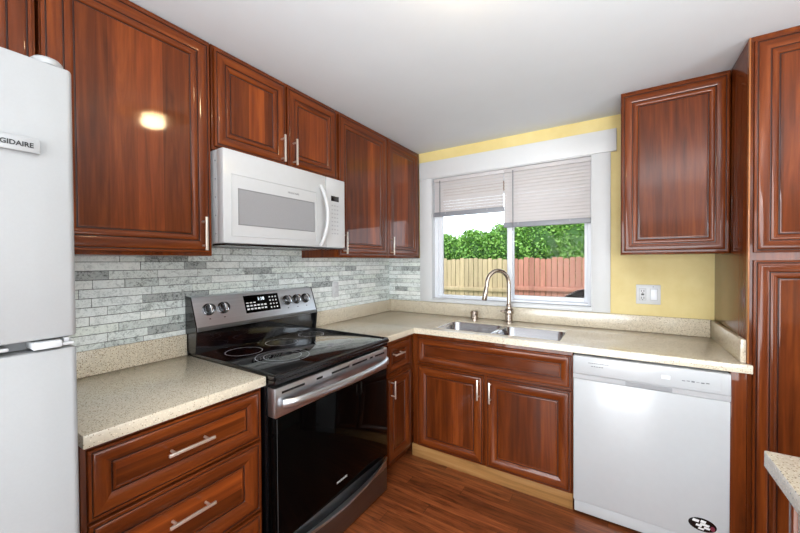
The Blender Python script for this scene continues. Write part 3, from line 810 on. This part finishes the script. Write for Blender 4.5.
# ------------------------------------------------------------------ outlets
ou = thing('wall_outlet', 'wide white two-gang plate with outlet and switch on the yellow wall', 'outlet', (2.0015, 0, 1.153), 0, 'electrical wall plates')
pl = MB().box(-.064, .064, -.007, -.0008, -.062, .062, .003).build('cover_plate', M['outlet_white'], ou)
MB().box(-.0475, -.0105, -.0074, -.006, -.0375, .0375).build('socket_gap', M['mid_grey'], ou)
MB().box(.0105, .0475, -.0074, -.006, -.0355, .0355).build('switch_gap', M['mid_grey'], ou)
so = MB().box(-.046, -.012, -.0095, -.006, -.036, .036, .001).build('socket', M['outlet_white'], ou)
mb = MB()
for s in (1, -1):
    for x in (-.0065, .0065): mb.box(-.029 + x - .0016, -.029 + x + .0016, -.0099, -.0092, s * .022 - .006, s * .022 + .006)
    mb.lathe([(.003, 0), (.003, .0006)], (-.029, -.0099, s * .022 - .012), Matrix.Rotation(-HALF, 4, 'X'), 10)
mb.build('socket_slots', M['ink'], so)
MB().box(-.037, -.021, -.0104, -.0092, -.0055, .0055, .0004).build('reset_button', M['dark_grey'], so)
MB().box(.012, .046, -.0105, -.006, -.034, .034, .0015).build('rocker_switch', M['vinyl'], ou)
mb = MB()
for x in (.026,):
    mb.lathe([(.003, 0), (.003, .0008)], (x, -.0078, .050), Matrix.Rotation(-HALF, 4, 'X'), 10)
mb.build('plate_screw', M['mid_grey'], ou)
o2 = thing('wall_outlet', 'slim white outlet plate on the stone tile right of the range', 'outlet', (.0095, -.754, 1.162), HALF, 'electrical wall plates')
MB().box(-.034, .034, -.007, -.0008, -.058, .058, .003).build('cover_plate', M['outlet_white'], o2)
so = MB().box(-.017, .017, -.0095, -.006, -.034, .034, .001).build('socket', M['outlet_white'], o2)
mb = MB()
for s in (1, -1):
    for x in (-.0065, .0065): mb.box(x - .001, x + .001, -.0099, -.0092, s * .020 - .004, s * .020 + .004)
mb.build('socket_slots', M['mid_grey'], so)

# ------------------------------------------------------------------ blinds
def blind(label, x0, x1, zt, zb, wand_x, wand_len, tilt):
    t = thing('window_blind', label, 'blind', ((x0 + x1) / 2, .005, zt), 0, 'mini blinds in the kitchen window')
    hw = (x1 - x0) / 2; h = zt - zb
    MB().box(-hw, hw, -.014, .014, -.028, 0, .002).build('head_rail', M['slat'], t)
    MB().box(-hw, hw, -.012, .012, -h, -h + .038, .004).build('bottom_rail', M['rail_grey'], t)
    step = (h - .084) / round((h - .084) / .0240); mb = MB(); z = -.040; ca, sa = math.cos(tilt), math.sin(tilt)
    while z > -h + .042:
        prev = None
        sec = []
        for k in range(5):
            u = (k / 4 - .5) * .0290; c_ = .0022 * (1 - (2 * k / 4 - 1) ** 2)
            sec.append((u * ca - c_ * sa, z + u * sa + c_ * ca))
        low = [(p[0] + .0004 * sa, p[1] - .0004 * ca) for p in sec]
        mb.prism(sec + low[::-1], -hw + .003, hw - .003, 'x')
        z -= step
    mb.build('slats', M['slat'], t)
    for x in (-hw + .11, hw - .13): MB().tube([(x, -.0145, -.02), (x, -.0145, -h + .02)], .0011, 6).build('ladder_cord', M['slat'], t)
    MB().tube([(wand_x, -.020, -.02), (wand_x, -.020, -wand_len)], .0038, 8).build('tilt_wand', M['wand'], t)
    return t
blind('shorter white mini blind pulled up in the left half of the window', .480, 1.0838, 2.086, 1.760, -.240, .32, 1.08)
blind('longer white mini blind hanging lower in the right half of the window', 1.0845, 1.681, 2.086, 1.632, -.225, .48, 1.14)

# ------------------------------------------------------------------ peninsula
pn = thing('peninsula_counter', 'beige quartz peninsula countertop corner at the lower right edge', 'countertop', (0, 0, 0), 0, 'quartz countertops')
MB().box(2.138, 3.30, -3.30, -1.548, .874, .914, .003).build('slab', M['quartz'], pn)
pb = thing('peninsula_cabinet', 'pale painted base cabinet under the peninsula countertop', 'cabinet', (0, 0, 0))
MB().box(2.152, 3.25, -3.25, -1.69, 0, .8735, .002).build('carcass', M['white_trim'], pb)
MB().box(2.146, 3.25, -1.6885, -1.665, 0, .8735, .002).build('end_panel', M['wood_v'], pb)

# ------------------------------------------------------------------ ceiling lamps
def lamp(label, x, y):
    t = thing('ceiling_lamp', label, 'lamp', (x, y, H), 0, 'flush ceiling lamps')
    MB().lathe([(.105, -.001), (.105, -.014), (.095, -.018), (0, -.018)], seg=32).build('lamp_base', M['nickel'], t)
    MB().lathe([(.030, -.0185), (.034, -.036), (.033, -.054), (.026, -.067), (.014, -.073), (0, -.075)], seg=32).build('glass_shade', M['lamp'], t)
lamp('flush round ceiling lamp over the middle of the kitchen floor', 1.475, -1.673)

# ------------------------------------------------------------------ outside
GZ = -.35
tag(MB().box(-9, 12, .16, 14, GZ - .1, GZ).build('lawn', M['lawn']), 'green lawn outside the window', 'lawn')['kind'] = 'stuff'
struct(MB(M['roof_wood']).box(-2.5, 4.8, .145, 2.20, 2.37, 2.41).box(-2.5, 4.8, 2.20, 2.23, 2.33, 2.43, 0, M['vinyl']).build('trim_6', M['roof_wood']))
def fence(label, x0, x1, y, zt, mat, railz, seed):
    rnd = random.Random(seed)
    t = thing('garden_fence', label, 'fence', (x0, y, GZ), 0, 'back yard fence sections')
    L = x1 - x0; h = zt - GZ
    mb = MB(); x = 0.0
    while x < L - .02:
        w_ = min(.101, L - x); top = h + rnd.uniform(-.03, .02)
        mb.prism([(x, .03), (x + w_, .03), (x + w_, top - .018), (x + w_ - .02, top), (x + .02, top), (x, top - .018)], rnd.uniform(-.004, .004), .018, 'y')
        x += .112
    mb.build('boards', mat, t)
    for z in railz: MB().box(0, L, -.045, -.005, z - GZ - .045, z - GZ + .045, .004).build('rail', mat, t)
    x = .05
    while x < L:
        MB().box(x, x + .09, .022, .11, 0, h - .05, .004).build('post', mat, t); x += 2.4
    return t
fence('pale cedar board fence outside behind the left window pane', -5.5, -.235, 5.0, 1.44, M['fence_yellow'], (.735,), 3)
fence('red stained board fence outside behind the right window pane', -.225, 6.0, 5.0, 1.44, M['fence_red'], (.79,), 4)
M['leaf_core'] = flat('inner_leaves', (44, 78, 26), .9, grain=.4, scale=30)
def clump(t, cx, cy, rx, ry, zt, seed, n=6500):
    rnd = random.Random(seed); hh = zt - GZ; mb = MB()
    for _ in range(n):
        a = rnd.uniform(math.pi, 2 * math.pi) if rnd.random() < .75 else rnd.uniform(0, math.pi)
        zz = rnd.uniform(.45, 1.0)
        prof = math.sqrt(max(.02, 1 - ((zz - .6) / .42) ** 2)) if zz > .6 else 1.0
        lump = 1 + .10 * math.sin(a * 5 + zz * 9 + seed) + .06 * math.sin(a * 11 + zz * 23)
        u = rnd.uniform(.82, 1.05) if zz < .93 else rnd.random()
        p = Vector((cx + rx * math.cos(a) * u * prof * lump, cy + ry * math.sin(a) * u * prof * lump, hh * zz * (1 + .02 * math.sin(a * 7 + seed))))
        L = rnd.uniform(.05, .095); wd = L * .6
        d = Vector((rnd.uniform(-1, 1), rnd.uniform(-1, .3), rnd.uniform(-.6, .8))).normalized()
        s_ = d.cross(Vector((rnd.uniform(-1, 1), rnd.uniform(-1, 1), rnd.uniform(-1, 1)))).normalized() * wd * .5
        up_ = d.cross(s_).normalized() * L * .12
        mb.face((p, p + d * L * .45 + s_ + up_, p + d * L, p + d * L * .45 - s_ + up_))
    mb.build('foliage', M['leaves'], t)
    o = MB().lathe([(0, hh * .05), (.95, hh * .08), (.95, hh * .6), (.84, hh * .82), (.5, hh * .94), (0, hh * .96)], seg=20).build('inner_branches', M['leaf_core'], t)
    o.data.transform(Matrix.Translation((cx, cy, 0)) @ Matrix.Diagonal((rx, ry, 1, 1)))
random.seed(2)
hd = thing('garden_hedge', 'leafy green hedge rising behind the board fences outside the window', 'hedge', (0, 0, GZ))
for (x, h_, sd) in ((-4.3, 2.05, 7), (-3.3, 2.1, 8), (-2.3, 2.07, 1), (-1.4, 2.14, 2), (-.55, 2.26, 3), (.3, 2.42, 4), (1.2, 2.46, 5), (2.1, 2.42, 6), (3.0, 2.4, 9)):
    clump(hd, x, 6.1, .85, .7, h_, sd)
# dark patio chair, only its arm shows in the window corner
ch = thing('garden_chair', 'dark brown patio chair outside, its side showing in the lower right window corner', 'chair', (1.63, .98, GZ + .0), .25)
MB().box(-.26, .26, -.25, .25, .80, .86, .02).build('seat', M['patio_dark'], ch)
MB().box(.22, .28, -.25, .25, .84, 1.62, .02).build('backrest', M['patio_dark'], ch)
for s in (-1, 1):
    MB().prism([(-.20, .82), (-.23, 1.27), (-.19, 1.36), (-.08, 1.42), (.14, 1.47), (.27, 1.55), (.27, .82)], s * .25 - .03, s * .25 + .03, 'y').build('side_panel', M['patio_dark'], ch)
    for x in (-.23, .23): MB().tube([(x, s * .22, 0), (x, s * .22, .81)], .02, 10).build('leg', M['patio_dark'], ch)
